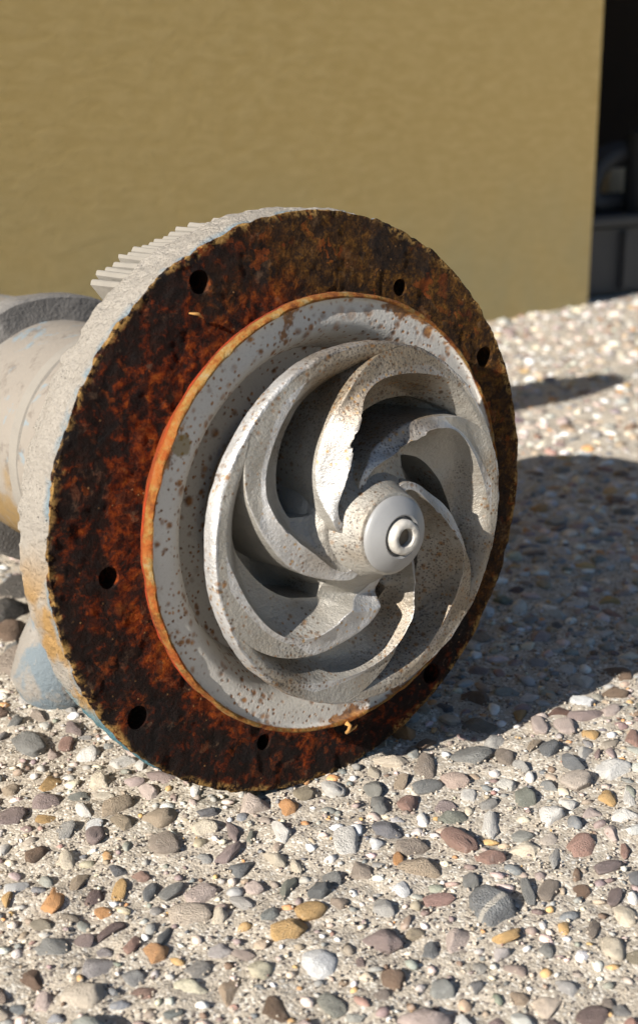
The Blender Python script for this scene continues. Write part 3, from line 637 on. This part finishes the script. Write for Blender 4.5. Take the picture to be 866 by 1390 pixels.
# (x, y, long, short, image angle, colour) in halves of photo pixels, left and right foreground
HL = [(35,297,90,65,-10,'m'),(128,260,95,50,25,'m'),(30,225,70,35,0,'t'),(80,105,90,60,-40,'g'),(178,105,55,40,0,'r'),(245,130,80,45,-5,'w'),(330,145,80,45,20,'w'),(385,155,50,45,0,'w'),(275,205,90,45,15,'c'),(135,210,80,35,30,'o'),(410,240,70,50,15,'p'),(315,275,85,70,-20,'t'),(530,232,40,35,0,'w'),(125,305,75,30,5,'o'),(180,340,75,45,50,'l'),(225,290,60,40,-60,'w'),(100,398,85,40,40,'b'),(255,355,75,45,0,'m'),(445,380,115,65,10,'T'),(435,310,100,55,25,'t'),(550,330,85,55,15,'c'),(628,330,90,45,-70,'m'),(685,345,60,35,80,'v'),(760,340,80,55,-60,'w'),(785,275,75,45,10,'O'),(180,415,75,50,10,'c'),(215,470,70,70,0,'t'),(142,530,85,80,0,'O'),(325,500,90,45,70,'o'),(255,520,60,40,50,'M'),(410,495,70,40,60,'s'),(465,500,70,40,40,'g'),(540,503,100,60,30,'p'),(620,400,95,35,42,'m'),(655,437,90,40,30,'s'),(745,415,70,50,-40,'c'),(805,440,60,40,-60,'c'),(780,500,80,45,65,'v'),(595,575,60,50,0,'c'),(445,625,100,35,60,'s'),(305,600,100,40,40,'M'),(355,650,60,40,50,'r'),(230,630,70,50,-10,'m'),(140,660,110,60,0,'g'),(780,610,110,70,30,'o'),(840,560,80,55,30,'o'),(690,495,60,40,20,'p'),(665,595,45,30,30,'o'),(278,555,50,40,20,'O'),(20,525,45,50,0,'o'),(410,600,45,35,0,'g'),(110,20,70,50,10,'T'),(40,45,60,40,0,'g'),(200,60,60,40,15,'m'),(10,380,40,34,0,'l'),(345,380,34,28,0,'v')]
HR = [(425,130,115,65,25,'g'),(480,92,70,45,-15,'l'),(505,135,75,50,0,'T'),(595,60,65,50,0,'p'),(665,60,80,40,0,'p'),(725,30,120,30,10,'m'),(740,75,55,35,-20,'o'),(625,125,65,55,50,'s'),(685,155,65,55,20,'s'),(550,158,55,40,10,'l'),(570,187,40,28,0,'w'),(290,165,90,75,0,'T'),(292,100,65,45,-10,'b'),(145,180,55,35,0,'c'),(223,197,50,45,60,'t'),(170,258,75,75,0,'g'),(240,250,70,75,80,'r'),(35,225,80,45,15,'w'),(405,237,60,35,-5,'w'),(565,245,90,50,0,'v'),(678,265,55,40,-30,'w'),(628,305,75,65,40,'w'),(470,310,95,75,90,'w'),(735,295,55,40,-30,'p'),(692,322,50,32,10,'s'),(785,250,75,45,0,'o'),(830,300,85,45,-20,'w'),(840,250,80,40,100,'w'),(280,300,45,40,0,'w'),(365,300,95,40,0,'v'),(255,378,85,80,-30,'T'),(380,372,90,75,20,'r'),(70,372,95,80,0,'w'),(217,415,45,45,0,'O'),(465,415,70,60,30,'r'),(555,390,110,50,-5,'c'),(722,380,120,70,-20,'r'),(795,350,50,45,0,'p'),(830,390,70,35,95,'r'),(640,415,95,45,80,'l'),(280,445,140,70,10,'t'),(110,450,90,50,0,'T'),(35,470,75,50,0,'g'),(700,460,85,30,85,'b'),(660,500,75,20,88,'t'),(565,510,110,40,110,'g'),(620,500,80,60,60,'T'),(480,555,165,120,15,'V'),(175,550,75,75,0,'l'),(165,640,140,85,-15,'m'),(310,655,80,60,0,'s'),(375,635,95,80,-20,'p'),(505,630,100,45,25,'o'),(620,660,65,40,0,'g'),(665,597,45,40,0,'o'),(740,600,65,50,70,'T'),(805,510,70,50,70,'m'),(835,565,80,60,0,'c'),(795,650,90,80,0,'c'),(780,440,80,35,30,'m'),(850,515,40,35,0,'w'),(415,480,70,40,0,'g'),(850,95,70,50,80,'r'),(545,25,45,40,60,'o'),(800,15,60,35,30,'p'),(720,125,50,45,60,'w'),(755,130,50,25,80,'M'),(790,130,55,25,-70,'m'),(585,105,50,35,60,'t'),(845,235,40,34,0,'v')]
HB = [(23,805,62,40,15,'k'),(14,834,52,36,-10,'k'),(12,858,56,34,5,'b'),(30,905,64,46,-30,'T'),(58,922,44,34,-40,'l'),(18,885,34,26,0,'g'),(790,925,34,22,25,'w'),(670,965,22,16,0,'w')]
heroes = [(x * .5, 960 + y * .5, a * .5, b * .5, t, c) for x, y, a, b, t, c in HL] + [(433 + x * .5, 960 + y * .5, a * .5, b * .5, t, c) for x, y, a, b, t, c in HR] + HB
rng = np.random.default_rng(11)
def dust(c): return 1.22 * c * 0.88 + 0.12 * (0.35 * c.mean() + 0.65 * np.array((0.37, 0.33, 0.275)))
placed = []    # x, y, half-length, half-width, half-height, yaw, colour, sink
grid = {}
CELL = 0.03
def free(x, y, r):
    i, j = int(math.floor(x / CELL)), int(math.floor(y / CELL))
    for a in (-1, 0, 1):
        for b in (-1, 0, 1):
            for (px, py, pr) in grid.get((i + a, j + b), ()):
                if (px - x) ** 2 + (py - y) ** 2 < ((pr + r) * 0.93) ** 2: return False
    return True
def put(x, y, r):
    grid.setdefault((int(math.floor(x / CELL)), int(math.floor(y / CELL))), []).append((x, y, r))
for (x, y, a, b, t, c) in heroes:
    gx_, gy_ = px2g(x, y); ca, sa = math.cos(R_(t)), math.sin(R_(t))
    p1 = px2g(x + a * .5 * ca, y - a * .5 * sa); p0 = px2g(x - a * .5 * ca, y + a * .5 * sa)
    q1 = px2g(x + b * .5 * sa, y + b * .5 * ca); q0 = px2g(x - b * .5 * sa, y - b * .5 * ca)
    la = math.hypot(p1[0] - p0[0], p1[1] - p0[1]) * .5; lb = math.hypot(q1[0] - q0[0], q1[1] - q0[1]) * .5
    yaw = math.atan2(p1[1] - p0[1], p1[0] - p0[0])
    if lb > la: la, lb, yaw = lb, la, yaw + math.pi / 2
    la = min(la, lb * 2.6); hh = min(lb, la) * (0.62 if c != 'k' else 0.95)
    vein = c == 'V'; cc = dust(np.array(COLS['s' if vein else c])) * rng.uniform(0.85, 1.12)
    # the visible body is tall as well as long, so take the height off the footprint
    placed.append((gx_, gy_ + hh * 0.25, la * 0.97, lb * 0.80, hh, yaw, cc, -0.22 * hh, vein)); put(gx_, gy_, (la + lb) * .5)
cl = list('wwwwwcccpppmmMrtttTToOggllssvllb')
def scatter(n, xr, yr, smin, smax, power, inview=True, gap=1.0):
    for _ in range(n):
        x = rng.uniform(*xr); y = rng.uniform(*yr)
        if inview:
            q = g2px(x, y)
            if q[2] < 0.2 or q[0] < -150 or q[0] > 1020 or q[1] > 1520: continue
        la = smin * (smax / smin) ** (rng.random() ** power); e = rng.uniform(0.5, 0.95); lb = la * e
        if not free(x, y, (la + lb) * .5 * gap): continue
        hh = lb * rng.uniform(0.5, 0.85)
        cc = dust(np.array(COLS[cl[rng.integers(len(cl))]])) * rng.uniform(0.75, 1.15) * (1 + 0.03 * rng.standard_normal(3))
        put(x, y, (la + lb) * .5); placed.append((x, y, la, lb, hh, rng.uniform(0, math.pi), np.clip(cc, 0.02, 0.8), -rng.uniform(0.1, 0.6) * hh, False))
nh = len(placed)
scatter(1800, (-.5, .7), (.42, 1.25), 0.0080, 0.0155, 1.5, gap=0.9)
scatter(2600, (-.4, .8), (.85, 1.5), 0.0080, 0.0155, 1.2, gap=0.9)
scatter(11000, (-.5, .75), (.42, 1.35), 0.0042, 0.0095, 1.4, gap=0.88)
scatter(11000, (-.45, .6), (.42, 1.05), 0.0018, 0.0042, 1.2, gap=0.9)
n_near = len(placed)
scatter(9000, (-.75, 1.25), (1.25, 3.15), 0.0075, 0.0165, 1.3)
scatter(16000, (-.75, 1.25), (1.2, 3.15), 0.004, 0.0075, 1.2)
# rock shapes
def rock(sub, seed, flat=0.25):
    bm = bmesh.new(); bmesh.ops.create_icosphere(bm, subdivisions=sub, radius=1.0)
    V = np.array([v.co[:] for v in bm.verts]); Tt = np.array([[v.index for v in f.verts] for f in bm.faces]); bm.free()
    rr = np.random.default_rng(seed); N = V / np.linalg.norm(V, axis=1)[:, None]
    V = V * (1 + 0.26 * vnoise(N * 1.1 + seed * 3.1, 200 + seed) + 0.17 * vnoise(N * 2.2 + seed, 300 + seed))[:, None]
    for _ in range(rr.integers(4, 10)):
        d = rr.standard_normal(3); d /= np.linalg.norm(d); lim = rr.uniform(0.52, 0.86); s = V @ d; ov = np.maximum(s - lim, 0); V = V - np.outer(ov * 0.94, d)
    V = V * (1 + 0.05 * vnoise(N * 4.5 + seed, 400 + seed))[:, None]
    ex = np.abs(V).max(0); return V / ex, Tt
rocks3 = [rock(3, k) for k in range(14)]; rocks2 = [rock(2, k + 40) for k in range(14)]; rocks1 = [rock(1, k + 80) for k in range(10)]
rock_me = []
for k, (V, Tt) in enumerate(rocks3):
    me = tri_mesh('stone', V, Tt); me.materials.append(M['stone']); rock_me.append(me)
# the stones that show largest become pieces of their own
def shown(k):
    x, y, la, lb, hh = placed[k][:5]; q = g2px(x, y)
    if not (-20 < q[0] < 886 and 0 < q[1] < 1400): return 0
    e = la * lb * (F_ / q[2]) ** 2 * (0.35 + 0.65 * CAM_H / math.hypot(y, CAM_H))
    # behind the pump
    dx, dy = (q[0] - 390) / 318, (q[1] - 680) / 392
    if dx * dx + dy * dy < 0.8: return 0
    return e
order = sorted(range(len(placed)), key=lambda k: -shown(k)); big = set(order[:298]) | set(range(nh)); big = set(sorted(big, key=lambda k: -shown(k))[:300])
ZG = ground_z(np.array([p[0] for p in placed]), np.array([p[1] for p in placed]))
AV, AT, AC = [], [], []; base = 0
for k, (x, y, la, lb, hh, yaw, cc, sink, vein) in enumerate(placed):
    if k in big:
        me = rock_me[k % len(rock_me)]
        if vein:
            me = me.copy(); me.materials.clear(); me.materials.append(M['veined']); me.name = 'stone'
        o = bpy.data.objects.new('stone', me); col.objects.link(o); o.parent = ground
        o.location = (x, y, ZG[k] + sink); o.scale = (la, lb, hh); o.rotation_euler = (rng.uniform(-.18, .18), rng.uniform(-.18, .18), yaw)
        o.color = (*[float(c) for c in cc], 1)
        if vein: o['label'] = 'dark grey pebble with a pale vein across it'
    else:
        small = la < 0.0048 or (k >= n_near and y > 1.9)
        V, Tt = (rocks1[k % 10] if small else rocks2[k % 14])
        c, s = math.cos(yaw), math.sin(yaw); W = V * (la, lb, hh)
        W = np.stack([W[:, 0] * c - W[:, 1] * s + x, W[:, 0] * s + W[:, 1] * c + y, W[:, 2] + ZG[k] + sink], 1)
        AV.append(W); AT.append(Tt + base); AC.append(np.repeat(cc[None], len(V), 0)); base += len(V)
# grit between the stones
gn_ = 15000; gxs = rng.uniform(-.42, .55, gn_); gys = 0.44 + (rng.random(gn_) ** 1.3) * 0.75; gz = ground_z(gxs, gys)
for k in range(gn_):
    q = g2px(gxs[k], gys[k])
    if q[0] < -80 or q[0] > 950 or q[1] > 1460: continue
    V, Tt = rocks1[k % 10]; r0 = 0.00055 * 2.2 ** rng.random(); sc = rng.uniform(0.6, 1.2, 3) * r0; yaw = rng.uniform(0, 6.28); c, s = math.cos(yaw), math.sin(yaw); W = V * sc
    W = np.stack([W[:, 0] * c - W[:, 1] * s + gxs[k], W[:, 0] * s + W[:, 1] * c + gys[k], W[:, 2] + gz[k]], 1)
    cc = np.array((0.50, 0.43, 0.345)) * rng.uniform(0.65, 1.2) if rng.random() < 0.85 else np.array(COLS[cl[rng.integers(len(cl))]])
    AV.append(W); AT.append(Tt + base); AC.append(np.repeat(np.clip(cc, 0, .8)[None], len(V), 0)); base += len(V)
agg = link('aggregate', tri_mesh('aggregate', np.concatenate(AV), np.concatenate(AT), np.concatenate(AC)), ground, [M['grit']]); tag(agg, kind='stuff')
print('stones', len(placed), 'heroes', nh, 'tris', sum(len(t) for t in AT))
